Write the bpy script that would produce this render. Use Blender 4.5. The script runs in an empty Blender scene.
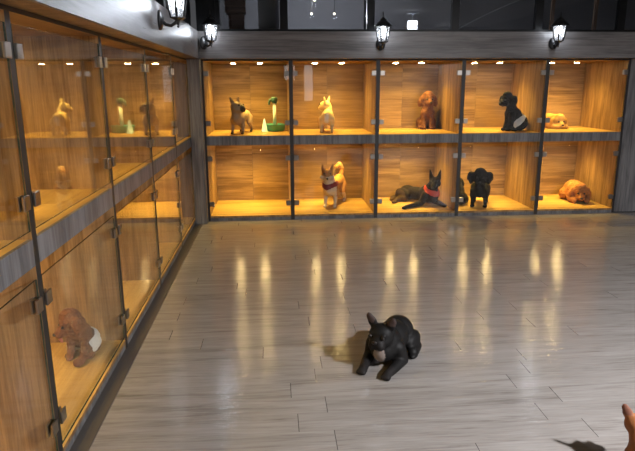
import bpy, bmesh, math, random
from mathutils import Vector, Matrix, Euler, noise
PI = math.pi
random.seed(7)
SC = bpy.context.scene
COL = SC.collection
D = 6.89            # front plane of the back cabinets
OV = 0.144          # fascia overhang
ZB, ZS1, ZS2, ZF, ZT = 0.058, 0.909, 1.016, 1.884, 2.173

# ------------------------------------------------------------------ node helpers
class NT:
    def __init__(s, name):
        s.m = bpy.data.materials.new(name); s.m.use_nodes = True
        s.t = s.m.node_tree; s.t.nodes.clear()
        s.out = s.t.nodes.new('ShaderNodeOutputMaterial')
    def n(s, typ, **kw):
        nd = s.t.nodes.new(typ)
        for k, v in kw.items():
            if k in nd.inputs: s.set(nd.inputs[k], v)
            else: setattr(nd, k, v)
        return nd
    def set(s, inp, v):
        if isinstance(v, bpy.types.NodeSocket): s.t.links.new(v, inp)
        else: inp.default_value = v
    def math(s, op, a, b=None, clamp=False):
        nd = s.t.nodes.new('ShaderNodeMath'); nd.operation = op; nd.use_clamp = clamp
        s.set(nd.inputs[0], a)
        if b is not None: s.set(nd.inputs[1], b)
        return nd.outputs[0]
    def mix(s, f, a, b, blend='MIX'):
        nd = s.t.nodes.new('ShaderNodeMix'); nd.data_type = 'RGBA'; nd.blend_type = blend
        s.set(nd.inputs[0], f); s.set(nd.inputs[6], a); s.set(nd.inputs[7], b)
        return nd.outputs[2]
    def ramp(s, f, stops):
        nd = s.t.nodes.new('ShaderNodeValToRGB')
        el = nd.color_ramp.elements
        while len(el) < len(stops): el.new(0.5)
        for e, (p, c) in zip(el, stops): e.position = p; e.color = c
        s.set(nd.inputs[0], f)
        return nd.outputs[0]
    def noise(s, vec, scale, detail=4, rough=.55, dist=0):
        nd = s.n('ShaderNodeTexNoise', Vector=vec, Scale=scale, Detail=detail, Roughness=rough, Distortion=dist)
        return nd.outputs['Fac']
    def maps(s, vec, sc, loc=(0, 0, 0)):
        nd = s.t.nodes.new('ShaderNodeMapping'); s.set(nd.inputs[0], vec)
        nd.inputs['Scale'].default_value = sc
        s.set(nd.inputs['Location'], loc)
        return nd.outputs[0]
    def bump(s, h, strength, dist=.01):
        return s.n('ShaderNodeBump', Height=h, Strength=strength, Distance=dist).outputs[0]
    def princ(s, **kw):
        nd = s.t.nodes.new('ShaderNodeBsdfPrincipled')
        for k, v in kw.items(): s.set(nd.inputs[k.replace('_', ' ')], v)
        s.t.links.new(nd.outputs[0], s.out.inputs[0])
        return nd

def C4(c): return (c[0], c[1], c[2], 1)

def plain(name, col, rough=.5, metal=0, spec=.5, bumpy=0):
    t = NT(name)
    co = t.n('ShaderNodeTexCoord').outputs['Object']
    f = t.noise(co, 60, 3)
    c = t.mix(t.math('MULTIPLY', f, .25), C4(col), C4([x * .7 for x in col]))
    kw = dict(Base_Color=c, Roughness=rough, Metallic=metal, Specular_IOR_Level=spec)
    if bumpy: kw['Normal'] = t.bump(f, bumpy, .004)
    t.princ(**kw)
    return t.m

def emis(name, col, st):
    t = NT(name)
    e = t.n('ShaderNodeEmission', Color=C4(col), Strength=st)
    t.t.links.new(e.outputs[0], t.out.inputs[0])
    return t.m

def wood(name, light, dark, axis, rough=.45, spec=.3, boards=0, freq=1.0, contrast=1.0):
    """long-grained wood; axis = grain direction in the object's own space"""
    t = NT(name)
    co = t.n('ShaderNodeTexCoord').outputs['Object']
    rnd = t.n('ShaderNodeObjectInfo').outputs['Random']
    off = t.n('ShaderNodeCombineXYZ', X=t.math('MULTIPLY', rnd, 37.), Y=t.math('MULTIPLY', rnd, 11.), Z=t.math('MULTIPLY', rnd, 23.)).outputs[0]
    sc = [9 * freq] * 3; sc[axis] = .9 * freq
    v = t.maps(co, sc, off)
    a = t.noise(v, 1.0, 6, .6, .6)
    sc2 = [60 * freq] * 3; sc2[axis] = 2.2 * freq
    b = t.noise(t.maps(co, sc2, off), 1.0, 3, .6, .1)
    sc3 = [3.5 * freq] * 3; sc3[axis] = .6 * freq
    cth = t.noise(t.maps(co, sc3, off), 1.0, 2, .5, .3)
    g = t.math('ADD', t.math('MULTIPLY', a, .55), t.math('MULTIPLY', b, .35))
    g = t.math('ADD', g, t.math('MULTIPLY', cth, .25))
    w = .085 / contrast
    col = t.ramp(g, [(.575 - w, C4(dark)), (.575 + w, C4(light))])
    if boards:
        sep = t.n('ShaderNodeSeparateXYZ', Vector=co)
        k = t.math('FLOOR', t.math('DIVIDE', sep.outputs[2], boards))
        wn = t.n('ShaderNodeTexWhiteNoise', noise_dimensions='2D', Vector=t.n('ShaderNodeCombineXYZ', X=k, Y=rnd).outputs[0])
        col = t.mix(t.math('MULTIPLY', wn.outputs['Value'], .55), col, C4([x * .62 for x in light]), 'MIX')
    t.princ(Base_Color=col, Roughness=t.math('ADD', rough - .06, t.math('MULTIPLY', b, .12)), Specular_IOR_Level=spec,
            Normal=t.bump(b, .12, .002))
    return t.m

OAK_L, OAK_D = (.37, .230, .108), (.145, .080, .032)
M = {}
M['oak_h'] = wood('oak horizontal grain', OAK_L, OAK_D, 0, boards=.16)
M['oak_v'] = wood('oak vertical grain', OAK_L, OAK_D, 2, freq=1.7, contrast=.8)
M['oak_floor'] = wood('oak bay floor', (.56, .37, .125), (.38, .225, .065), 0, rough=.42)
M['grey_x'] = wood('grey laminate along', (.215, .205, .205), (.115, .108, .108), 0, rough=.36, freq=1.3)
M['grey_y'] = wood('grey laminate along depth', (.215, .205, .205), (.115, .108, .108), 1, rough=.30, spec=.14, freq=1.3)
M['grey_z'] = wood('grey laminate upright', (.20, .195, .20), (.09, .087, .09), 2, rough=.42, freq=1.5)
M['edge'] = plain('dark edge band', (.018, .016, .015), .5)
M['steel'] = plain('brushed steel', (.33, .30, .27), .28, 1)
M['black_metal'] = plain('black cast metal', (.012, .012, .013), .35)
M['frame'] = plain('black window frame', (.003, .003, .004), .4, 0, .25)
M['white_plaster'] = plain('grey wall paint', (.15, .145, .14), .8)
M['dark_wall'] = plain('dark loft wall', (.24, .235, .245), .9)
M['olive'] = plain('olive grey board', (.30, .29, .25), .8)
M['rubber'] = plain('black rubber', (.015, .015, .016), .6)
M['nose'] = plain('dog nose', (.012, .010, .010), .35, 0, .5)
M['eye'] = plain('dog eye', (.010, .007, .006), .3, 0, .4)
M['tongue'] = plain('pink tongue', (.55, .16, .13), .4)
M['harness'] = plain('red harness cloth', (.16, .012, .02), .75)
M['bandana'] = plain('red bandana cloth', (.42, .035, .022), .8)
M['cloth'] = plain('white dog nappy cloth', (.62, .62, .62), .85)
M['green_plastic'] = plain('green plastic', (.07, .34, .33), .35)
M['dark_green'] = plain('dark green plastic', (.03, .09, .075), .35)
M['white_plastic'] = plain('white plastic', (.70, .78, .90), .35)
M['blue_white'] = plain('pale blue plastic', (.5, .72, .95), .4)
M['crate'] = wood('crate wood', (.16, .085, .05), (.09, .045, .028), 0)
M['slat'] = wood('brown slat', (.26, .15, .09), (.16, .09, .05), 2)
M['lens'] = emis('warm downlight', (1, .70, .28), 230)
M['bulb'] = emis('cold lantern bulb', (.92, .96, 1), 18)
M['panel_light'] = emis('cold panel lamp', (.93, .96, 1), 25)
M['poster'] = emis('lit poster', (.95, .97, 1), 3.2)
M['loft_bulb'] = emis('loft bulb', (1, .85, .6), 9)
M['streak'] = plain('grey cable', (.45, .47, .5), .5)

def glass_mat(name, tint, f0=.045, gain=1.0, milk=0):
    t = NT(name)
    g = t.n('ShaderNodeNewGeometry')
    dt = t.n('ShaderNodeVectorMath', operation='DOT_PRODUCT')
    t.set(dt.inputs[0], g.outputs['Normal']); t.set(dt.inputs[1], g.outputs['Incoming'])
    c = t.math('ABSOLUTE', dt.outputs['Value'])
    k = t.math('POWER', t.math('SUBTRACT', 1., c, True), 5.)
    F = t.math('ADD', f0, t.math('MULTIPLY', k, (1 - f0) * gain), True)
    tr = t.n('ShaderNodeBsdfTransparent', Color=C4(tint))
    gl = t.n('ShaderNodeBsdfGlossy', Color=(1, 1, 1, 1), Roughness=.0)
    mx = t.n('ShaderNodeMixShader')
    t.set(mx.inputs[0], F); t.t.links.new(tr.outputs[0], mx.inputs[1]); t.t.links.new(gl.outputs[0], mx.inputs[2])
    last = mx.outputs[0]
    if milk:
        m2 = t.n('ShaderNodeMixShader'); m2.inputs[0].default_value = milk
        tl = t.n('ShaderNodeBsdfTranslucent', Color=(.9, .92, .95, 1))
        t.t.links.new(last, m2.inputs[1]); t.t.links.new(tl.outputs[0], m2.inputs[2]); last = m2.outputs[0]
    t.t.links.new(last, t.out.inputs[0])
    return t.m
M['glass'] = glass_mat('clear door glass', (.975, .985, .975), .024, 1.0)
M['win_glass'] = glass_mat('dark window glass', (.72, .74, .78), .05, 1)
M['lantern_glass'] = glass_mat('lantern glass', (.95, .97, 1), .05, 1, .08)
M['glass_edge'] = plain('green glass edge', (.02, .045, .035), .2)

def floor_mat():
    t = NT('grey wood plank floor')
    pos = t.n('ShaderNodeNewGeometry').outputs['Position']
    sep = t.n('ShaderNodeSeparateXYZ', Vector=pos)
    X, Y = sep.outputs[0], sep.outputs[1]
    PW, PL = .155, 1.22
    rowf = t.math('DIVIDE', t.math('ADD', Y, .045), PW)
    row = t.math('FLOOR', rowf)
    r1 = t.n('ShaderNodeTexWhiteNoise', noise_dimensions='1D', W=row).outputs['Value']
    xs = t.math('ADD', t.math('DIVIDE', X, PL), t.math('MULTIPLY', r1, 7.3))
    pl = t.math('FLOOR', xs)
    fx = t.math('FRACT', xs); fy = t.math('FRACT', rowf)
    jx = t.math('LESS_THAN', fx, .0028)
    jy = t.math('LESS_THAN', fy, .018)
    wn = t.n('ShaderNodeTexWhiteNoise', noise_dimensions='2D', Vector=t.n('ShaderNodeCombineXYZ', X=row, Y=pl).outputs[0])
    rv = wn.outputs['Value']
    off = t.n('ShaderNodeCombineXYZ', X=t.math('MULTIPLY', rv, 31.), Y=t.math('MULTIPLY', rv, 17.), Z=0.).outputs[0]
    a = t.noise(t.maps(pos, (1.6, 16, 1), off), 1, 6, .62, .8)
    b = t.noise(t.maps(pos, (5, 95, 1), off), 1, 3, .6, .2)
    g = t.math('ADD', t.math('MULTIPLY', a, .62), t.math('MULTIPLY', b, .38))
    col = t.ramp(g, [(.32, (.16, .14, .128, 1)), (.47, (.275, .253, .236, 1)), (.66, (.345, .325, .31, 1))])
    col = t.mix(t.math('MULTIPLY', rv, .22), col, (.19, .17, .155, 1))
    j = t.math('MAXIMUM', t.math('MULTIPLY', jx, .85), t.math('MULTIPLY', jy, .10))
    col = t.mix(j, col, (.02, .017, .015, 1))
    h = t.math('SUBTRACT', t.math('MULTIPLY', g, .5), t.math('MULTIPLY', j, .6))
    wav = t.noise(t.maps(pos, (4, 26, 1)), 1, 2, .5)
    hh = t.math('ADD', h, t.math('MULTIPLY', wav, .9))
    t.princ(Base_Color=col, Roughness=t.math('ADD', .09, t.math('MULTIPLY', b, .10)), Specular_IOR_Level=.75,
            Normal=t.bump(hh, .40, .006))
    return t.m
M['floor'] = floor_mat()

def fur(name, curly=False, rough=.75, sheen=.0):
    t = NT(name)
    co = t.n('ShaderNodeTexCoord').outputs['Object']
    at = t.n('ShaderNodeVertexColor', layer_name='coat').outputs[0]
    if curly:
        vo = t.n('ShaderNodeTexVoronoi', Vector=co, Scale=46.)
        f = t.math('ADD', vo.outputs[0], t.math('MULTIPLY', t.noise(co, 90, 3), .4))
        nrm = t.bump(f, .7, .012)
        k = t.math('MULTIPLY', vo.outputs[0], .75, True)
    else:
        f = t.noise(t.maps(co, (90, 180, 180)), 1, 3)
        nrm = t.bump(f, .25, .004)
        k = t.math('MULTIPLY', f, .5)
    dk = t.mix(1., at, (.45, .43, .42, 1), 'MULTIPLY')
    t.princ(Base_Color=t.mix(k, at, dk), Roughness=rough, Normal=nrm, Sheen_Weight=sheen, Specular_IOR_Level=.12 if rough > .7 else .2)
    return t.m
M['fur_short'] = fur('short dog coat', False, .56, .0)
M['fur_thick'] = fur('thick dog coat', False, .8, .0)
M['fur_curly'] = fur('curly dog coat', True, .85, .0)

# ------------------------------------------------------------------ mesh helpers
def box(bm, x0, x1, y0, y1, z0, z1, mi=0, front=None):
    v = [bm.verts.new(p) for p in ((x0, y0, z0), (x1, y0, z0), (x1, y1, z0), (x0, y1, z0), (x0, y0, z1), (x1, y0, z1), (x1, y1, z1), (x0, y1, z1))]
    fs = [(3, 2, 1, 0), (4, 5, 6, 7), (0, 1, 5, 4), (1, 2, 6, 5), (2, 3, 7, 6), (3, 0, 4, 7)]
    for i, f in enumerate(fs):
        fc = bm.faces.new([v[k] for k in f]); fc.material_index = mi
        if front is not None and i == 2: fc.material_index = front
    return bm

def B(*a, **k): return box(bmesh.new(), *a, **k)

def bevel(bm, w, seg=2):
    bmesh.ops.bevel(bm, geom=list(bm.edges), offset=w, segments=seg, affect='EDGES', profile=.5)
    return bm

def lathe(bm, prof, seg=24, mi=0, cap=True, M4=None):
    rings = []
    for r, z in prof:
        ring = []
        for i in range(seg):
            a = 2 * PI * i / seg
            p = Vector((r * math.cos(a), r * math.sin(a), z))
            ring.append(bm.verts.new(M4 @ p if M4 else p))
        rings.append(ring)
    for a, b in zip(rings, rings[1:]):
        for i in range(seg):
            f = bm.faces.new((a[i], a[(i + 1) % seg], b[(i + 1) % seg], b[i])); f.material_index = mi
    if cap:
        for r, rev in ((rings[0], True), (rings[-1], False)):
            f = bm.faces.new(list(reversed(r)) if rev else r); f.material_index = mi
    return bm

def tube(bm, pts, rads, seg=12, mi=0):
    pts = [Vector(p) for p in pts]
    if not isinstance(rads, (list, tuple)): rads = [rads] * len(pts)
    rings = []; up = Vector((0, 0, 1))
    prev = None
    for i, p in enumerate(pts):
        d = (pts[min(i + 1, len(pts) - 1)] - pts[max(i - 1, 0)]).normalized()
        if prev is None:
            s = d.cross(up)
            if s.length < 1e-3: s = d.cross(Vector((1, 0, 0)))
        else: s = prev - d * prev.dot(d)
        s.normalize(); prev = s; u = s.cross(d)
        rings.append([bm.verts.new(p + (s * math.cos(2 * PI * k / seg) + u * math.sin(2 * PI * k / seg)) * rads[i]) for k in range(seg)])
    for a, b in zip(rings, rings[1:]):
        for i in range(seg):
            f = bm.faces.new((a[i], b[i], b[(i + 1) % seg], a[(i + 1) % seg])); f.material_index = mi
    f = bm.faces.new(rings[0]); f.material_index = mi
    f = bm.faces.new(list(reversed(rings[-1]))); f.material_index = mi
    return bm

def obj(name, bm, mats, parent=None, smooth=False, fix=True):
    if fix: bmesh.ops.recalc_face_normals(bm, faces=bm.faces)
    me = bpy.data.meshes.new(name); bm.to_mesh(me); bm.free()
    for m in (mats if isinstance(mats, (list, tuple)) else [mats]): me.materials.append(m)
    if smooth:
        for p in me.polygons: p.use_smooth = True
    o = bpy.data.objects.new(name, me); COL.objects.link(o)
    if parent: o.parent = parent
    return o

def struct(name, bm, mats, parent=None, **k):
    o = obj(name, bm, mats, parent, **k)
    if not parent: o['kind'] = 'structure'
    return o

def tag(o, label, cat, group=None):
    o['label'] = label; o['category'] = cat
    if group: o['group'] = group
    return o

def thing(name, label, cat, loc=(0, 0, 0), rz=0, group=None):
    o = bpy.data.objects.new(name, None); COL.objects.link(o)
    o.empty_display_size = .1
    o.location = loc; o.rotation_euler = (0, 0, rz)
    return tag(o, label, cat, group)

def copy_tree(o, parent=None):
    c = o.copy(); COL.objects.link(c); c.parent = parent
    for ch in list(o.children): copy_tree(ch, c)
    return c

# ------------------------------------------------------------------ the setting
struct('floor', B(-1.3, 7.2, -3.2, D + 1.3, -.06, 0), M['floor'])
struct('ceiling', B(-1.3, 7.2, -3.2, D + 3, 3.15, 3.25), M['white_plaster'])
struct('wall_left', B(-1.16, -1.04, -3.2, D + 1.2, 0, 3.15), M['white_plaster'])
struct('wall_back', B(-1.3, 7.2, D + 1.04, D + 1.16, 0, 2.15), M['white_plaster'])
struct('wall_right', B(7.0, 7.12, -3.2, D + 3, 0, 3.15), M['white_plaster'])
struct('wall_front', B(-1.3, 7.2, -3.2, -3.08, 0, 3.15), M['white_plaster'])
# darker strip on the floor along the left cabinets
struct('trim_1', B(.002, .086, -3, D - OV, 0, .003), plain('dark floor strip', (.075, .067, .062), .45))
# fascia boards with wooden soffits below
struct('trim_2', B(OV - .022, OV, -1, D - OV + .022, ZF, ZT), M['grey_y'])
struct('trim_3', B(OV, 7.0, D - OV, D - OV + .022, ZF, ZT), M['grey_x'])
struct('trim_4', B(-.02, OV - .022, -1, D - OV + .022, ZF, ZF + .018), M['oak_v'])
struct('trim_5', B(OV - .022, 7.0, D - OV + .022, D + .02, ZF, ZF + .018), M['oak_h'])
# the corner post
struct('trim_6', bevel(B(.004, OV, D - OV, D - .004, 0, ZF - .002), .004), M['grey_z'])
# ledge over the cabinets
struct('trim_7', B(OV - .022, 7.0, D - OV + .022, D + 1.2, ZT - .03, ZT - .008), M['grey_x'])
struct('trim_8', B(-1.04, OV - .022, -1, D + 1.2, ZT - .03, ZT - .008), M['grey_y'])

# grey door panel right of the back cabinets
bm = B(5.232, 6.6, D - .004, D + .03, .012, ZF - .004)
d1 = struct('door_1', bm, M['grey_z'])
obj('handle', bevel(B(5.415, 5.435, D - .022, D - .004, 1.17, 1.29), .003), M['steel'], d1)
obj('bottom_gap', B(5.235, 6.6, D + .0, D + .03, 0, .012), M['rubber'], d1)
struct('wall_back_2', B(6.602, 7.0, D - .002, D + .05, 0, ZF - .002), M['grey_z'])

# dark windows over the back fascia
def window(name, x0, x1, z0=ZT, z1=3.1, y=D - .06):
    bm = bmesh.new(); w = .044
    box(bm, x0, x0 + w, y, y + .06, z0, z1); box(bm, x1 - w, x1, y, y + .06, z0, z1)
    box(bm, x0 + w, x1 - w, y, y + .06, z0, z0 + .03); box(bm, x0 + w, x1 - w, y, y + .06, z1 - .05, z1)
    fr = struct(name, bm, M['frame'])
    obj('pane', B(x0 + w, x1 - w, y + .025, y + .031, z0 + .03, z1 - .05), M['win_glass'], fr)
    return fr
mull = [.335, 1.09, 2.07, 3.045, 4.03, 5.02, 6.0, 6.98]
for i in range(7): window('window_%d' % (i + 1), mull[i], mull[i + 1])
struct('trim_9', B(OV - .02, .334, D - .06, D, ZT, 3.14), M['frame'])
# left side windows above the fascia: black frames and dark panes
for i in range(4):
    y0 = .4 + i * 1.56; y1 = y0 + 1.56
    bm = bmesh.new(); w = .05
    x = .03
    box(bm, x, x + .06, y0, y0 + w, ZT, 3.1); box(bm, x, x + .06, y1 - w, y1, ZT, 3.1)
    box(bm, x, x + .06, y0 + w, y1 - w, ZT, ZT + .03); box(bm, x, x + .06, y0 + w, y1 - w, 3.05, 3.1)
    fr = struct('window_%d' % (i + 8), bm, M['frame'])
    obj('pane', B(x + .025, x + .031, y0 + w, y1 - w, ZT + .03, 3.05), M['win_glass'], fr)
struct('trim_10', B(-.2, -.15, .2, 6.95, ZT, 3.14), M['dark_wall'])
# the dim loft room behind the back windows
struct('wall_loft', B(-1, 7, D + 2.4, D + 2.5, 2.0, 3.15), M['dark_wall'])
struct('floor_loft', B(-1, 7, D + 1.2, D + 2.4, 2.0, 2.15), M['dark_wall'])
struct('wall_loft_2', B(1.0, 1.04, D + .15, D + .9, ZT, 3.14), M['dark_wall'])
struct('wall_loft_3', B(.80, 1.0, D + .3, D + .34, ZT, 3.14), M['olive'])
struct('trim_11', B(2.2, 2.24, D + 1.3, D + 1.34, 2.17, 3.0), M['frame'])

def crate(x0, x1, y0, y1, z0, z1, label, group=None):
    t = thing('wooden_crate', label, 'crate', ((x0 + x1) / 2, (y0 + y1) / 2, z0), 0, group)
    w, d, h = (x1 - x0) / 2, (y1 - y0) / 2, z1 - z0
    obj('box_body', B(-w + .006, w - .006, -d + .006, d - .006, .004, h - .004), M['crate'], t)
    bm = bmesh.new()
    for k in range(3):
        box(bm, -w, w, -d, -d + .008, h * (k / 3) + .01, h * ((k + 1) / 3) - .006)
    obj('board_front', bm, M['crate'], t)
    return t
crate(.46, .64, D + .2, D + .45, ZT - .008, 2.40, 'brown wooden crate standing behind the dark window, lower one of two')
crate(.42, .66, D + .2, D + .45, 2.402, 2.62, 'brown wooden crate on top of another crate behind the dark window')
for (x, lab) in ((4.27, 'left brown upright wooden slat behind the rightmost lantern\'s window'), (4.80, 'right brown upright wooden slat behind the rightmost lantern\'s window')):
    tag(obj('timber_upright', bevel(B(x - .022, x + .022, D + .12, D + .15, ZT - .008, 3.1), .003), M['slat']), lab, 'slat', 'wooden slats in the loft')
# pendant bulbs in the loft
for (x, z, lab) in ((1.50, 2.63, 'tallest small lit bulb hanging behind the second dark window'), (1.46, 2.47, 'lower left small lit bulb hanging behind the second dark window'), (1.75, 2.47, 'lower right small lit bulb hanging behind the second dark window')):
    t = thing('pendant_bulb', lab, 'lamp', (x, D + .85, z), 0, 'pendant bulbs in the loft')
    bm = bmesh.new(); bmesh.ops.create_uvsphere(bm, u_segments=16, v_segments=10, radius=.013)
    obj('bulb', bm, M['loft_bulb'], t, True)
    L = bpy.data.lights.get('pendant glow') or bpy.data.lights.new('pendant glow', 'POINT')
    L.energy = 26; L.color = (.95, .97, 1); L.shadow_soft_size = .03
    lo = bpy.data.objects.new('pendant_glow', L); COL.objects.link(lo); lo.parent = t; lo.location = (0, 0, -.04)
    obj('cord', tube(bmesh.new(), [(0, 0, .02), (0, 0, 3.15 - z)], .004, 8), M['frame'], t)
# pale sloping cable behind the fourth window; thin tube stands for a pane reflection
tag(obj('streak', tube(bmesh.new(), [(3.06 + .94 * k / 12, D + .3, 2.172 + .43 * k / 12 + .02 * math.sin(k / 12 * PI)) for k in range(13)], .006, 8), M['streak'], None, True),
    'pale thin cable sloping up to the right, a reflection modelled behind the fourth dark window', 'streak')

# ------------------------------------------------------------------ cabinets
def clamp(bm_x, z, name, parent):
    x0, x1 = bm_x
    bm = bmesh.new()
    box(bm, x0, x1, -.012, -.001, z - .029, z + .029)
    box(bm, x0, x1, .009, .020, z - .029, z + .029)
    bevel(bm, .003, 2)
    return obj(name, bm, M['steel'], parent)

DEP = 1.0
def make_cabinet(w, loc, rz, label, grp, power):
    t = thing('glass_front_cabinet', label, 'cabinet', loc, rz, grp)
    s = .022
    for x0 in (0, w - s):
        obj('side_panel', B(x0, x0 + s, 0, DEP, .0, ZF - .001, front=1), [M['oak_v'], M['edge']], t)
    obj('plinth', B(s, w - s, .004, .03, 0, ZB - .022), M['grey_z'], t)
    obj('bottom_panel', B(s, w - s, .0, DEP - .012, ZB - .022, ZB, front=1), [M['oak_floor'], M['oak_v']], t)
    sh = obj('shelf', B(s, w - s, .018, DEP - .012, ZS1, ZS2), M['oak_floor'], t)
    obj('shelf_front', B(s, w - s, .0, .018, ZS1, ZS2), M['grey_z'], sh)
    obj('top_panel', B(s, w - s, 0, DEP - .012, ZF - .020, ZF - .001, front=1), [M['oak_h'], M['edge']], t)
    for z0, z1 in ((ZB, ZS1), (ZS2, ZF - .020)):
        mid = w / 2
        obj('back_board', B(s, mid - .0015, DEP - .012, DEP, z0, z1), M['oak_h'], t)
        obj('back_board', B(mid + .0015, w - s, DEP - .012, DEP, z0, z1), M['oak_h'], t)
        obj('seam_strip', B(mid - .01, mid + .01, DEP, DEP + .003, z0, z1), M['edge'], t)
        zc = z1 - .0005
        for dx in (-.165, .165):
            dl = obj('downlight', lathe(bmesh.new(), [(.036, -.008), (.040, -.006), (.040, 0)], 20, M4=Matrix.Translation((w / 2 + dx - .02, .58, zc))), M['steel'], t, True)
            obj('lens', lathe(bmesh.new(), [(.028, -.011), (.030, -.008)], 20, M4=Matrix.Translation((w / 2 + dx - .02, .58, zc))), M['lens'], dl)
            L = bpy.data.lights.get('downlight beam ' + grp) or bpy.data.lights.new('downlight beam ' + grp, 'SPOT')
            L.energy = power; L.color = (1, .64, .12); L.spot_size = math.radians(125); L.spot_blend = 1.0; L.shadow_soft_size = .03
            lo = bpy.data.objects.new('downlight_beam', L); COL.objects.link(lo); lo.parent = t
            lo.location = (w / 2 + dx - .02, .58, zc - .02)
    for z0, z1, zc in ((1.05, 1.822, (1.165, 1.725)), (.078, .853, (.205, .752))):
        g = .004
        bm = B(s + g, w - s - g, 0, .008, z0, z1)
        for f in bm.faces:
            n = f.normal if f.normal.length else None
        bm.normal_update()
        for f in bm.faces: f.material_index = 0 if abs(f.normal.y) > .9 else 1
        dr = obj('door', bm, [M['glass'], M['glass_edge']], t)
        for z in zc:
            clamp((s + .001, s + .056), z, 'hinge', dr)
            clamp((w - s - .056, w - s - .001), z, 'hinge', dr)
    return t

WB, WL = 1.0165, 1.1525
lab_b = ['back-wall cabinet beside the grey corner post, fawn dog above and empty bay below',
         'back-wall cabinet with a cream dog above and the red-harnessed dog below',
         'back-wall cabinet with a brown curly dog above and the red-bandana dog below',
         'back-wall cabinet with a black curly dog wearing white cloth above',
         'back-wall cabinet beside the grey door panel, apricot curly dog in its lower bay']
lab_l = ['nearest left-wall cabinet, cut off by the picture edge',
         'left-wall cabinet whose lower bay holds the brown curly dog',
         'middle left-wall cabinet, empty, just beyond the one with the brown curly dog',
         'left-wall cabinet second from the corner post, empty',
         'left-wall cabinet right beside the grey corner post, empty and most foreshortened']
proto = make_cabinet(WB, (OV, D, 0), 0, lab_b[0], 'cabinets along the back wall', 60)
for i in range(1, 5):
    c = copy_tree(proto); c.location = (OV + WB * i, D, 0); c['label'] = lab_b[i]
proto = make_cabinet(WL, (0, 2.285 - WL, 0), PI / 2, lab_l[0], 'cabinets along the left wall', 26)
for i in range(1, 5):
    c = copy_tree(proto); c.location = (0, 2.285 + WL * (i - 1), 0); c['label'] = lab_l[i]

# ------------------------------------------------------------------ wall lanterns
def make_lantern(loc, rz, label):
    """local: wall is the y=0 plane, lantern stands out along -y; origin at plate centre"""
    t = thing('wall_lantern', label, 'wall lamp', loc, rz, 'black wall lanterns on the fascia')
    R = Matrix.Rotation(PI / 2, 4, 'X')
    bm = lathe(bmesh.new(), [(.052, 0), (.052, .012), (.046, .020), (.026, .028), (.014, .036)], 24, M4=R)
    for v in bm.verts: v.co.z *= 1.35
    obj('wall_plate', bm, M['black_metal'], t, True)
    o = .135
    pts = [(0, -.02, -.005), (0, -.05, -.03), (0, -.085, -.038), (0, -.115, -.02), (0, -o, .0)]
    obj('arm', tube(bmesh.new(), pts, [.014, .012, .011, .012, .014], 12), M['black_metal'], t, True)
    obj('tail', lathe(bmesh.new(), [(.004, -.052), (.009, -.045), (.005, -.036), (.010, -.025), (.014, -.005), (.020, .008)], 16, M4=Matrix.Translation((0, -o, 0))), M['black_metal'], t, True)
    z0, z1 = .02, .178
    r0, r1 = .052, .082
    T = Matrix.Translation((0, -o, 0))
    obj('cage_base', lathe(bmesh.new(), [(.018, z0 - .022), (r0 * .8, z0 - .012), (r0 + .008, z0 - .006), (r0 + .008, z0)], 6, M4=T), M['black_metal'], t)
    bm = bmesh.new()
    for k in range(6):
        a = 2 * PI * k / 6
        tube(bm, [(r0 * math.cos(a), r0 * math.sin(a) - o, z0), (r1 * math.cos(a), r1 * math.sin(a) - o, z1)], .0075, 6)
    obj('cage_bars', bm, M['black_metal'], t)
    obj('glass_panels', lathe(bmesh.new(), [(r0 - .003, z0 + .001), (r1 - .004, z1 - .001)], 6, cap=False, M4=T), M['lantern_glass'], t)
    obj('roof', lathe(bmesh.new(), [(r1 + .018, z1), (r1 + .014, z1 + .012), (.055, z1 + .05), (.036, z1 + .062), (.040, z1 + .072), (.022, z1 + .085), (.010, z1 + .10)], 12, M4=T), M['black_metal'], t, True)
    obj('finial', lathe(bmesh.new(), [(.008, z1 + .098), (.012, z1 + .108), (.006, z1 + .118), (.008, z1 + .135), (.001, z1 + .155)], 12, M4=T), M['black_metal'], t, True)
    obj('bulb', lathe(bmesh.new(), [(.010, z0 + .07), (.024, z0 + .085), (.032, z0 + .115), (.028, z0 + .145), (.012, z0 + .165)], 16, M4=T), M['bulb'], t, True)
    L = bpy.data.lights.get('lantern glow') or bpy.data.lights.new('lantern glow', 'POINT')
    L.energy = 5; L.color = (.88, .93, 1); L.shadow_soft_size = .04
    lo = bpy.data.objects.new('lantern_glow', L); COL.objects.link(lo); lo.parent = t; lo.location = (0, -o, z0 + .09)
    return t
lan = make_lantern((2.171, D - OV, 2.035), 0, 'black wall lantern in the middle of the back fascia, above the third cabinet')
c = copy_tree(lan); c.location = (4.176, D - OV, 2.045); c['label'] = 'black wall lantern at the right end of the back fascia'
c = copy_tree(lan); c.location = (OV, 4.47, 2.055); c.rotation_euler = (0, 0, PI / 2); c['label'] = 'black wall lantern on the left fascia, nearest and cut by the top edge'
c = copy_tree(lan); c.location = (OV + .06, D - OV - .06, 2.045); c.rotation_euler = (0, 0, PI / 4); c['label'] = 'black wall lantern set diagonally in the corner above the grey post'

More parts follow.
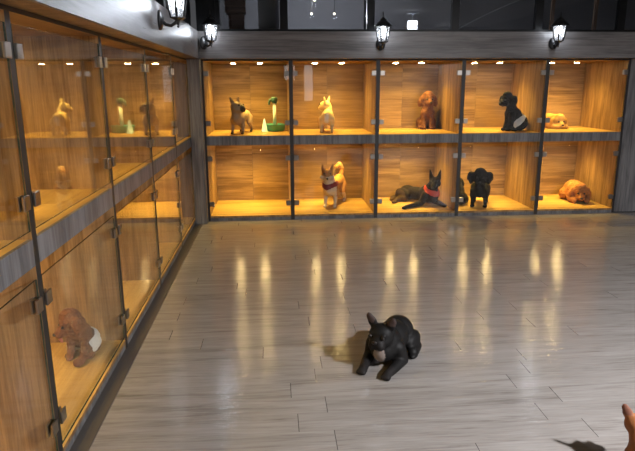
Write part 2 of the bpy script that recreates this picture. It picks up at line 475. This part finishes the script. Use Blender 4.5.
# ------------------------------------------------------------------ animals
class Rig:
    """collects ellipsoids and tapered limbs in dog space (x forward, y left, z up) and fuses them into one skin"""
    def __init__(s): s.p = []
    def ell(s, c, r, rot=(0, 0, 0), M4=None):
        m = Matrix.Translation(c) @ Euler(rot).to_matrix().to_4x4() @ Matrix.Diagonal((r[0], r[1], r[2], 1))
        s.p.append(('e', (M4 @ m) if M4 else m))
    def cap(s, a, b, ra, rb, M4=None):
        a, b = Vector(a), Vector(b)
        if M4:
            k = M4.to_scale().x
            a, b, ra, rb = M4 @ a, M4 @ b, ra * k, rb * k
        s.p.append(('c', a, b, ra, rb))
    def limb(s, pts, rads, M4=None):
        for i in range(len(pts) - 1): s.cap(pts[i], pts[i + 1], rads[i], rads[i + 1], M4)
    def mesh(s, vox, smooth=4, curl=0):
        bm = bmesh.new()
        for q in s.p:
            if q[0] == 'e':
                bmesh.ops.create_uvsphere(bm, u_segments=20, v_segments=12, radius=1, matrix=q[1])
            else:
                _, a, b, ra, rb = q
                d = b - a; L = max(d.length, 1e-5)
                rot = d.to_track_quat('Z', 'Y').to_matrix().to_4x4()
                prof = []
                for k in range(1, 6): an = -PI / 2 + PI / 2 * k / 5; prof.append((ra * math.cos(an), ra * math.sin(an)))
                for k in range(0, 5): an = PI / 2 * k / 5; prof.append((rb * math.cos(an), L + rb * math.sin(an)))
                lathe(bm, prof, 16, M4=Matrix.Translation(a) @ rot)
        bmesh.ops.recalc_face_normals(bm, faces=bm.faces)
        me = bpy.data.meshes.new('raw'); bm.to_mesh(me); bm.free()
        o = bpy.data.objects.new('raw', me); COL.objects.link(o)
        r = o.modifiers.new('r', 'REMESH'); r.mode = 'VOXEL'; r.voxel_size = vox
        sm = o.modifiers.new('s', 'SMOOTH'); sm.factor = .5; sm.iterations = smooth
        dg = bpy.context.evaluated_depsgraph_get()
        out = bpy.data.meshes.new_from_object(o.evaluated_get(dg))
        bpy.data.objects.remove(o); bpy.data.meshes.remove(me)
        if curl:
            ns = [v.normal.copy() for v in out.vertices]
            for v, n in zip(out.vertices, ns):
                k = noise.noise(v.co * 42) * .6 + noise.noise(v.co * 21 + Vector((3, 1, 7))) * .6
                v.co += n * (curl * k)
        for p in out.polygons: p.use_smooth = True
        return out

def HM(loc, yaw=0, pitch=0, roll=0, s=1):
    """head matrix: yaw left positive, pitch nose-up positive"""
    return Matrix.Translation(loc) @ Matrix.Rotation(yaw, 4, 'Z') @ Matrix.Rotation(-pitch, 4, 'Y') @ Matrix.Rotation(roll, 4, 'X') @ Matrix.Diagonal((s, s, s, 1))

def head_bully(r, h):
    r.ell((-.005, 0, .0), (.078, .080, .068), M4=h); r.ell((.01, 0, -.02), (.07, .078, .055), M4=h)
    r.ell((.062, 0, -.028), (.036, .052, .038), M4=h)
    for y in (-1, 1):
        r.ell((.066, y * .026, -.045), (.034, .030, .034), M4=h)
        r.ell((.045, y * .042, .022), (.022, .02, .016), M4=h)
        r.ell((-.012, y * .064, .070), (.016, .033, .048), (y * -.36, 0, 0), M4=h)
        r.ell((-.010, y * .080, .098), (.012, .026, .036), (y * -.36, 0, 0), M4=h)
    r.ell((.05, 0, -.07), (.03, .03, .018), M4=h)
    return dict(nose=(.098, 0, -.012), nr=(.010, .018, .012), eyes=(.066, .045, .012), er=.0125)

def head_spitz(r, h):
    r.ell((0, 0, 0), (.07, .068, .06), M4=h); r.cap((.03, 0, -.012), (.118, 0, -.03), .042, .021, M4=h)
    for y in (-1, 1):
        r.ell((.01, y * .05, -.03), (.045, .035, .035), M4=h)
        r.cap((-.012, y * .042, .042), (-.004, y * .056, .112), .027, .007, M4=h)
    return dict(nose=(.138, 0, -.02), nr=(.011, .013, .010), eyes=(.052, .034, .016), er=.0095)

def head_shepherd(r, h):
    r.ell((0, 0, 0), (.075, .062, .058), M4=h); r.cap((.03, 0, -.012), (.165, 0, -.035), .045, .024, M4=h)
    for y in (-1, 1):
        r.ell((.0, y * .04, -.02), (.055, .035, .04), M4=h)
        r.cap((-.02, y * .042, .040), (-.015, y * .065, .150), .032, .008, M4=h)
    return dict(nose=(.188, 0, -.025), nr=(.012, .015, .012), eyes=(.058, .036, .018), er=.010)

def head_poodle(r, h):
    r.ell((0, 0, .018), (.085, .082, .085), M4=h); r.ell((.0, 0, .06), (.07, .07, .055), M4=h)
    r.cap((.045, 0, -.022), (.115, 0, -.04), .048, .038, M4=h)
    r.ell((.04, 0, -.05), (.06, .06, .04), M4=h)
    for y in (-1, 1):
        r.ell((-.015, y * .085, .01), (.042, .032, .045), M4=h)
        r.ell((-.015, y * .104, -.040), (.046, .032, .065), (y * .12, 0, 0), M4=h)
    return dict(nose=(.152, 0, -.030), nr=(.012, .017, .013), eyes=(.082, .036, .008), er=.012)

def head_hat(r, h):
    f = head_poodle(r, h)
    for y in (-1, 1):
        r.ell((-.015, y * .105, .015), (.045, .052, .046), (y * .35, 0, 0), M4=h)
        r.ell((-.015, y * .125, -.012), (.042, .035, .05), (y * .35, 0, 0), M4=h)
    return f

HEADS = dict(hat=head_hat, bully=head_bully, spitz=head_spitz, shepherd=head_shepherd, poodle=head_poodle)

def sph(name, c, r, mat, parent, h):
    bm = bmesh.new()
    bmesh.ops.create_uvsphere(bm, u_segments=14, v_segments=9, radius=1, matrix=h @ Matrix.Translation(c) @ Matrix.Diagonal((r[0], r[1], r[2], 1)))
    return obj(name, bm, mat, parent, True)

def make_dog(label, loc, rz, rig, head, h, coat, mat='fur_short', vox=.012, smooth=4, curl=0, scale=1, face=True):
    t = thing('dog', label, 'dog', loc, rz, None)
    t.scale = (scale,) * 3
    f = HEADS[head](rig, h)
    me = rig.mesh(vox, smooth, curl)
    at = me.color_attributes.new('coat', 'FLOAT_COLOR', 'POINT')
    hi = h.inverted()
    for i, v in enumerate(me.vertices):
        at.data[i].color = C4(coat(v.co, hi @ v.co))
    me.materials.clear(); me.materials.append(M[mat])
    me.name = 'body'
    b = bpy.data.objects.new('body', me); COL.objects.link(b); b.parent = t
    if face:
        sph('nose', f['nose'], f['nr'], M['nose'], t, h)
        for y in (-1, 1):
            e = f['eyes']; sph('eye', (e[0], e[1] * y, e[2]), (f['er'],) * 3, M['eye'], t, h)
    return t

def stand(r, H, L, rc, w, leg=.03, head_at=None, neck=None, thin=.85, hw=None):
    hw = hw or w
    r.ell((L * .34, 0, H * .72), (L * .34, rc, rc * 1.18)); r.ell((0, 0, H * .76), (L * .52, rc * thin, rc * .92))
    r.ell((-L * .38, 0, H * .77), (L * .26, rc * thin, rc * .98))
    for y in (-1, 1):
        r.limb([(L * .38, y * w * .9, H * .66), (L * .36, y * w, H * .40), (L * .40, y * w, H * .12), (L * .42, y * w, leg * .75)],
               [leg * 1.7, leg * 1.15, leg * .82, leg * .78])
        r.ell((L * .42 + leg * .6, y * w, leg * .55), (leg * 1.5, leg * 1.05, leg * .7))
        r.limb([(-L * .38, y * hw * .8, H * .66), (-L * .26, y * hw, H * .42), (-L * .50, y * hw, H * .20), (-L * .46, y * hw, leg * .75)],
               [leg * 2.3, leg * 1.5, leg * .85, leg * .8])
        r.ell((-L * .46 + leg * .8, y * hw, leg * .55), (leg * 1.5, leg * 1.0, leg * .7))
    if head_at: r.cap((L * .44, 0, H * .84), head_at, neck[0], neck[1])

def sit(r, s=1.0, head_at=(.10, 0, .36), neck=(.07, .06), rc=.085, w=.05, leg=.03):
    r.ell((-.07 * s, 0, .10 * s), (.11 * s, rc * 1.1 * s, .10 * s))
    r.ell((.0, 0, .18 * s), (.09 * s, rc * s, .13 * s), (0, .45, 0))
    r.ell((.05 * s, 0, .235 * s), (.075 * s, rc * .95 * s, .10 * s), (0, .2, 0))
    for y in (-1, 1):
        r.limb([(.07 * s, y * w * s, .22 * s), (.075 * s, y * w * s, .12 * s), (.10 * s, y * w * s, .025 * s)], [leg * 1.5 * s, leg * 1.1 * s, leg * s])
        r.ell((.115 * s, y * w * s, leg * .6 * s), (leg * 1.5 * s, leg * 1.1 * s, leg * .75 * s))
        r.ell((-.03 * s, y * .085 * s, .075 * s), (.085 * s, .045 * s, .07 * s))
        r.ell((.05 * s, y * .095 * s, leg * .7 * s), (.06 * s, leg * 1.0 * s, leg * .8 * s))
    r.cap((.05 * s, 0, .29 * s), head_at, neck[0], neck[1])

def garment(t, pred, name, mat, off=.006, thick=.005):
    """cloth that hugs the body: the body faces inside a region, lifted off the skin"""
    me = [c for c in t.children if c.name.startswith('body')][0].data
    bm = bmesh.new(); bm.from_mesh(me)
    bmesh.ops.delete(bm, geom=[f for f in bm.faces if not pred(f.calc_center_median())], context='FACES')
    bm.normal_update()
    ns = {v: v.normal.copy() for v in bm.verts}
    for v in bm.verts: v.co += ns[v] * off
    for _ in range(3): bmesh.ops.smooth_vert(bm, verts=bm.verts, factor=.4, use_axis_x=True, use_axis_y=True, use_axis_z=True)
    for v in bm.verts: v.co += ns[v] * .003
    return obj(name, bm, mat, t, True, False)

def lerp(a, b, k):
    k = max(0, min(1, k)); return [a[i] + (b[i] - a[i]) * k for i in range(3)]

# 1 black dog lying on the floor ------------------------------------
r = Rig()
r.ell((-.155, 0, .13), (.12, .112, .118)); r.ell((-.03, 0, .145), (.15, .108, .112)); r.ell((.10, 0, .145), (.115, .108, .12))
r.ell((.16, 0, .125), (.07, .08, .085))
for y in (-1, 1):
    r.limb([(.10, y * .085, .13), (.08, y * .115, .045), (.20, y * .10, .032), (.285, y * .085, .026)], [.055, .042, .034, .029])
    r.ell((.30, y * .084, .022), (.040, .033, .024))
    for q in (-1.5, -.5, .5, 1.5): r.ell((.328 - abs(q) * .004, y * .084 + q * .0165, .017), (.020, .0095, .016))
    r.ell((-.17, y * .105, .075), (.105, .050, .075))
    r.limb([(-.08, y * .135, .035), (-.20, y * .135, .03), (-.10, y * .148, .022)], [.036, .03, .026])
    r.ell((-.06, y * .148, .02), (.05, .03, .022))
r.cap((.10, 0, .17), (.165, 0, .205), .088, .075)
h = HM((.19, 0, .248), -.10, -.12, 0, 1.03)
def coat(p, q):
    c = (.009, .0085, .0085)
    d = ((p.x - .22) / .08) ** 2 + (p.y / .042) ** 2 + ((p.z - .112) / .06) ** 2
    if d < 1 and q.z < -.078: return (.30, .25, .225)
    if q.z > .07 and abs(q.y) > .045 and q.x > -.008: return (.075, .05, .046)
    if q.x > .06 and q.z < .0: return (.015, .013, .013)
    return c
dg = make_dog('black short-haired dog lying on the grey plank floor with a white chest patch', (1.62, 3.165, 0), math.radians(239), r, 'bully', h, coat, 'fur_short', .0075, 3, 0, .87)

# 2 tan dog at the lower right corner ---------------------------------
r = Rig(); stand(r, .25, .32, .085, .065, .026, (.20, 0, .27), (.07, .06))
h = HM((.23, 0, .30), -.35, 0, 0, .98)
def coat(p, q):
    if q.z > .06 and abs(q.y) > .04: return (.20, .085, .055)
    return (.33, .125, .045)
make_dog('tan prick-eared dog at the lower right corner, mostly out of frame', (2.6, 2.1, 0), math.radians(78), r, 'bully', h, coat, 'fur_short', .010, 4, 0, .68)
_e = Matrix.Rotation(math.radians(78), 4, 'Z') @ (h @ Vector((-.01, .094, .130))) * .68
bpy.context.view_layer.update()
_d = [o for o in bpy.data.objects if o.get('label', '').startswith('tan prick-eared')][0]
_d.location = (2.394 - _e.x, 2.09 - _e.y, 0)

# 3 fawn dog, upper bay of the first back cabinet ---------------------
def at(x, y, z): return (x, y, z)
r = Rig(); stand(r, .27, .46, .074, .066, .021, (.25, 0, .31), (.062, .055), thin=.9)
h = HM((.25, .02, .325), 1.25, .22, 0, .98)
def coat(p, q):
    if q.x > .075 and q.z < .01: return (.03, .024, .02)
    if q.z > .06 and abs(q.y) > .04: return (.20, .12, .07)
    if p.z < .035: return (.07, .05, .035)
    return (.40, .275, .16)
make_dog('fawn short-haired dog with a dark muzzle standing beside the green water dispenser', (.555, 7.36, ZS2), math.radians(-103), r, 'bully', h, coat, 'fur_short', .010, 4)

# 4 cream dog seen from behind, upper bay of the second cabinet --------
r = Rig(); stand(r, .25, .28, .082, .06, .022, (.17, .0, .30), (.065, .055), hw=.066)
r.cap((-.19, 0, .24), (-.215, 0, .225), .022, .014)
h = HM((.17, .03, .325), 1.15, .1, 0, .88)
def coat(p, q):
    if p.x < -.12 and abs(p.y) < .025 and p.z < .24: return (.85, .82, .78)
    return (.80, .60, .30)
make_dog('cream prick-eared dog seen from behind on the shelf, looking left', (1.62, 7.33, ZS2), math.radians(82), r, 'bully', h, coat, 'fur_short', .010, 4)

# 5 brown curly dog sitting, third cabinet ----------------------------
r = Rig(); sit(r, 1.0, (.06, 0, .36), (.07, .07), .085)
h = HM((.06, 0, .385), .1, -.05, 0, .98)
make_dog('brown curly dog sitting upright against the back boards of the upper bay', (2.99, 7.72, ZS2), math.radians(-95), r, 'poodle', h, lambda p, q: (.17, .07, .03), 'fur_curly', .012, 3, .008)

# 6 black curly dog in white cloth, fourth cabinet ---------------------
r = Rig(); sit(r, 1.0, (.10, 0, .35), (.055, .05), .08)
h = HM((.12, 0, .385), .25, -.08, 0, .88)
t = make_dog('black curly dog sitting in profile on the shelf with a white cloth round its hips', (4.0, 7.24, ZS2), math.radians(188), r, 'hat', h, lambda p, q: (.007, .0065, .0065), 'fur_curly', .011, 3, .006)
garment(t, lambda p: -.04 < p.z - .135 + p.x * .75 + .02 < .045 and p.x < .06, 'nappy', M['cloth'], .008)

# 7 golden dog lying, fifth cabinet upper bay --------------------------
r = Rig()
r.ell((-.16, .0, .10), (.16, .11, .10)); r.ell((0, .0, .10), (.15, .10, .095))
r.cap((.08, 0, .12), (.15, 0, .12), .07, .06)
for y in (-1, 1):
    r.limb([(.06, y * .08, .08), (.10, y * .09, .03), (.26, y * .07, .024)], [.05, .035, .026])
    r.ell((-.14, y * .10, .06), (.10, .05, .06))
h = HM((.19, 0, .095), -.35, -.1, 0, .9)
def coat(p, q): return (.52, .29, .08) if q.x < .03 else (.60, .37, .14)
make_dog('golden dog lying on the upper shelf with its chin down, behind the door clamp', (4.655, 7.66, ZS2), math.radians(-75), r, 'poodle', h, coat, 'fur_thick', .011, 5)

# 8 red-harnessed dog, lower bay of the second cabinet -----------------
r = Rig(); stand(r, .36, .50, .098, .065, .025, (.30, 0, .43), (.085, .07))
r.limb([(-.27, 0, .33), (-.33, .0, .42), (-.28, -.02, .49), (-.20, -.04, .47)], [.03, .036, .038, .026])
h = HM((.32, 0, .445), .3, -.08, 0, 1.12)
def coat(p, q):
    if q.x > .02 and q.z < -.006: return (.62, .52, .42) if q.x < .135 else (.10, .07, .05)
    if q.x > -.05 and q.z < -.02 and q.x < .2: return (.70, .60, .46)
    if p.x > .2 and p.z < .40 and abs(p.y) < .09 and q.x < -.0: return (.66, .56, .44)
    if p.z < .14: return (.62, .50, .36)
    if p.x < -.24 and p.z > .44: return (.70, .50, .22)
    return (.40, .20, .065)
t = make_dog('tan and white curly-tailed dog in a red harness standing in the lower bay', (1.735, 7.49, ZB), math.radians(-113), r, 'spitz', h, coat, 'fur_thick', .010, 3)
garment(t, lambda p: .14 < p.x < .36 and abs(p.z - .275 - abs(p.y) * .45) < .036 and abs(p.y) < .15, 'harness', M['harness'], .007)

# 9 dark shepherd lying with red bandana, third cabinet -----------------
r = Rig()
r.ell((-.28, .01, .105), (.15, .095, .10)); r.ell((-.08, 0, .12), (.22, .085, .09)); r.ell((.13, 0, .15), (.15, .095, .125))
r.ell((.20, 0, .15), (.085, .085, .11))
r.limb([(.16, -.08, .14), (.13, -.12, .045), (.16, -.27, .035), (.17, -.42, .028)], [.06, .042, .032, .026])
r.ell((.175, -.44, .022), (.032, .045, .022))
r.limb([(.16, .08, .14), (.10, .11, .045), (.24, .09, .035), (.33, .07, .028)], [.06, .042, .032, .026])
r.ell((.35, .07, .022), (.045, .032, .022))
r.ell((-.28, -.10, .09), (.13, .055, .085))
r.limb([(-.20, -.12, .05), (-.27, -.19, .04), (-.20, -.29, .03)], [.045, .032, .026]); r.ell((-.195, -.305, .022), (.032, .045, .022))
r.limb([(-.34, -.05, .05), (-.37, -.15, .035), (-.33, -.25, .028)], [.045, .032, .024])
r.limb([(-.38, .02, .07), (-.43, -.06, .035), (-.42, -.17, .03)], [.04, .03, .02])
r.cap((.17, 0, .22), (.235, -.01, .295), .085, .065)
h = HM((.25, -.015, .325), -.9, -.1, 0, 1.05)
def coat(p, q):
    if q.x > .05: return (.010, .008, .008)
    if q.z > .03: return (.020, .014, .012)
    if p.z < .05: return (.08, .048, .028)
    if p.y < -.13: return (.045, .028, .018)
    return (.015, .011, .009)
t = make_dog('dark brindle prick-eared dog lying down in a red bandana', (2.885, 7.42, ZB), math.radians(-62), r, 'shepherd', h, coat, 'fur_thick', .0115, 3)
garment(t, lambda p: .12 < p.x < .40 and .125 < p.z - (.29 - p.x) * .55 < .195 and p.z < .27 and -.14 < p.y < .14, 'bandana', M['bandana'], .008)

# 10 black curly dog half hidden behind the divider ---------------------
r = Rig(); sit(r, .92, (.05, 0, .28), (.06, .05), .085)
h = HM((.06, 0, .29), .3, -.3, 0, .75)
make_dog('dark curly dog half hidden behind the divider, left of the standing black dog', (3.355, 7.34, ZB), math.radians(100), r, 'poodle', h, lambda p, q: (.016, .013, .010), 'fur_curly', .011, 3, .007)

# 11 black curly dog standing, fourth cabinet lower bay ------------------
r = Rig(); stand(r, .30, .42, .085, .078, .030, (.25, 0, .38), (.065, .06))
r.cap((-.22, 0, .32), (-.26, .0, .38), .02, .035)
h = HM((.26, 0, .405), .05, -.12, 0, 1.0)
make_dog('black curly dog standing and facing out of the lower bay', (3.625, 7.29, ZB), math.radians(-112), r, 'hat', h, lambda p, q: (.007, .0065, .006), 'fur_curly', .011, 3, .008)

# 12 apricot curly dog lying, fifth cabinet lower bay --------------------
r = Rig()
r.ell((-.10, 0, .13), (.15, .135, .135)); r.ell((.02, -.01, .13), (.14, .13, .13))
for y in (-1, 1):
    r.limb([(.06, y * .09, .09), (.12, y * .105, .04), (.22, y * .08, .032)], [.06, .042, .034])
    r.ell((-.10, y * .13, .075), (.11, .055, .075))
h = HM((.16, 0, .15), -.15, -.25, 0, 1.05)
make_dog('apricot curly dog lying curled in the lower bay next to the grey door panel', (5.0, 7.42, ZB), math.radians(-100), r, 'poodle', h, lambda p, q: (.42, .175, .06), 'fur_curly', .0115, 3, .008)

# 13 brown curly dog sitting, left cabinet lower bay ---------------------
r = Rig(); sit(r, .92, (.085, 0, .27), (.065, .06), .09, .055, .028)
r.limb([(.09, .05, .03), (.17, .07, .03), (.20, .06, .03)], [.03, .03, .032])
h = HM((.115, .0, .315), -.8, -.3, 0, .95)
t = make_dog('brown curly dog sitting in a left-wall bay with its tongue out and a white nappy', (-.20, 3.24, ZB), math.radians(260), r, 'poodle', h, lambda p, q: (.21, .085, .045), 'fur_curly', .009, 3, .007, .77)
garment(t, lambda p: -.045 < p.z - .10 + p.x * .5 < .045 and p.x < .04, 'nappy', M['cloth'], .008)
sph('tongue', (.125, 0, -.085), (.012, .016, .035), M['tongue'], t, h)

# ------------------------------------------------------------------ things on the shelf of the first cabinet
t = thing('water_dispenser', 'green pet water dispenser with a round tray and upright white tube', 'water dispenser', (.955, 7.60, ZS2))
obj('tray', lathe(bmesh.new(), [(.12, 0), (.135, .01), (.150, .085), (.152, .09), (.143, .09), (.128, .02), (.0001, .018)], 32), M['green_plastic'], t, True)
obj('tube', lathe(bmesh.new(), [(.026, .018), (.026, .36)], 20, M4=Matrix.Translation((.015, 0, 0))), M['white_plastic'], t, True)
obj('stripe', B(.032, .046, -.030, -.018, .04, .34), plain('brown stripe', (.35, .17, .05), .5), t)
obj('cap', lathe(bmesh.new(), [(.030, .355), (.042, .375), (.044, .41), (.030, .432)], 20, M4=Matrix.Translation((.01, 0, 0))), M['dark_green'], t, True)
obj('spout', tube(bmesh.new(), [(.0, 0, .40), (-.045, -.01, .395), (-.055, -.01, .36), (-.057, -.01, .33)], [.018, .017, .014, .012], 10), M['dark_green'], t, True)
tag(obj('plastic_cone', lathe(bmesh.new(), [(.048, ZS2), (.048, ZS2 + .01), (.040, ZS2 + .012), (.012, ZS2 + .15), (.004, ZS2 + .165)], 20, M4=Matrix.Translation((.835, 7.46, 0))), M['blue_white'], None, True),
    'small pale blue cone on the shelf left of the green water dispenser', 'cone')

# ------------------------------------------------------------------ room lamp and added fill lamp
def ceil_lamp(x, y, w, label, e):
    t = thing('ceiling_lamp', label, 'ceiling lamp', (x, y, 3.15), 0, 'square ceiling lamps')
    obj('housing', bevel(B(-w / 2 - .02, w / 2 + .02, -w / 2 - .02, w / 2 + .02, -.05, 0), .004), M['white_plastic'], t)
    obj('diffuser', bevel(B(-w / 2, w / 2, -w / 2, w / 2, -.40, -.20), .02, 3), M['panel_light'], t)
    obj('stem', lathe(bmesh.new(), [(.012, -.21), (.012, -.048)], 12), M['white_plastic'], t, True)
    L = bpy.data.lights.new('ceiling lamp light', 'AREA'); L.shape = 'SQUARE'; L.size = w; L.energy = e; L.color = (.98, .975, 1)
    lo = bpy.data.objects.new('ceiling_lamp_light', L); COL.objects.link(lo); lo.parent = t; lo.location = (0, 0, -.406)
    return t
ceil_lamp(4.05, .45, .2, 'square white ceiling lamp that shows as a bright square in the dark window', 440)
ceil_lamp(5.9, -2.5, .2, 'added square white fill lamp behind the camera', 150)  # added fill lamp, out of view, lifts the room light
# lit poster boxes on the shop front, seen as pale shapes in the glass of the first cabinets
def poster(x0, x1, z0, z1, label):
    t = thing('light_box', label, 'light box', ((x0 + x1) / 2, -3.08, (z0 + z1) / 2), 0, 'lit poster boxes on the shop front')
    w, h = (x1 - x0) / 2, (z1 - z0) / 2
    obj('frame', B(-w - .02, w + .02, 0, .05, -h - .02, h + .02), M['frame'], t)
    obj('screen', B(-w, w, .0501, .054, -h, h), M['poster'], t)
    return t
poster(1.28, 1.58, 1.72, 2.12, 'short lit poster box on the front wall behind the camera')
poster(1.84, 2.08, 1.15, 2.12, 'tall lit poster box on the front wall behind the camera')

W = bpy.data.worlds.new('room ambience'); SC.world = W; W.use_nodes = True
W.node_tree.nodes['Background'].inputs[0].default_value = (.8, .88, 1, 1)
W.node_tree.nodes['Background'].inputs[1].default_value = .02

# ------------------------------------------------------------------ camera
cam = bpy.data.cameras.new('camera'); co = bpy.data.objects.new('camera', cam); COL.objects.link(co)
cam.sensor_fit = 'HORIZONTAL'; cam.sensor_width = 36; cam.lens = 578.9 / 635 * 36; cam.clip_start = .05
Fw = Vector((.07171965, .96890313, -.23681852)); Rt = Vector((.99717423, -.07497325, -.00474977)); Up = Vector((.02235712, .23580868, .97154229))
co.matrix_world = Matrix.Translation((.9503, 0, 1.6)) @ Matrix((Rt, Up, -Fw)).transposed().to_4x4()
SC.camera = co

SC.view_settings.view_transform = 'Standard'
SC.view_settings.look = 'None'
SC.view_settings.exposure = 0
cy = SC.cycles
cy.use_denoising = True
cy.max_bounces = 10; cy.diffuse_bounces = 4; cy.glossy_bounces = 5; cy.transparent_max_bounces = 24
cy.sample_clamp_indirect = 40
cy.caustics_reflective = False; cy.caustics_refractive = False
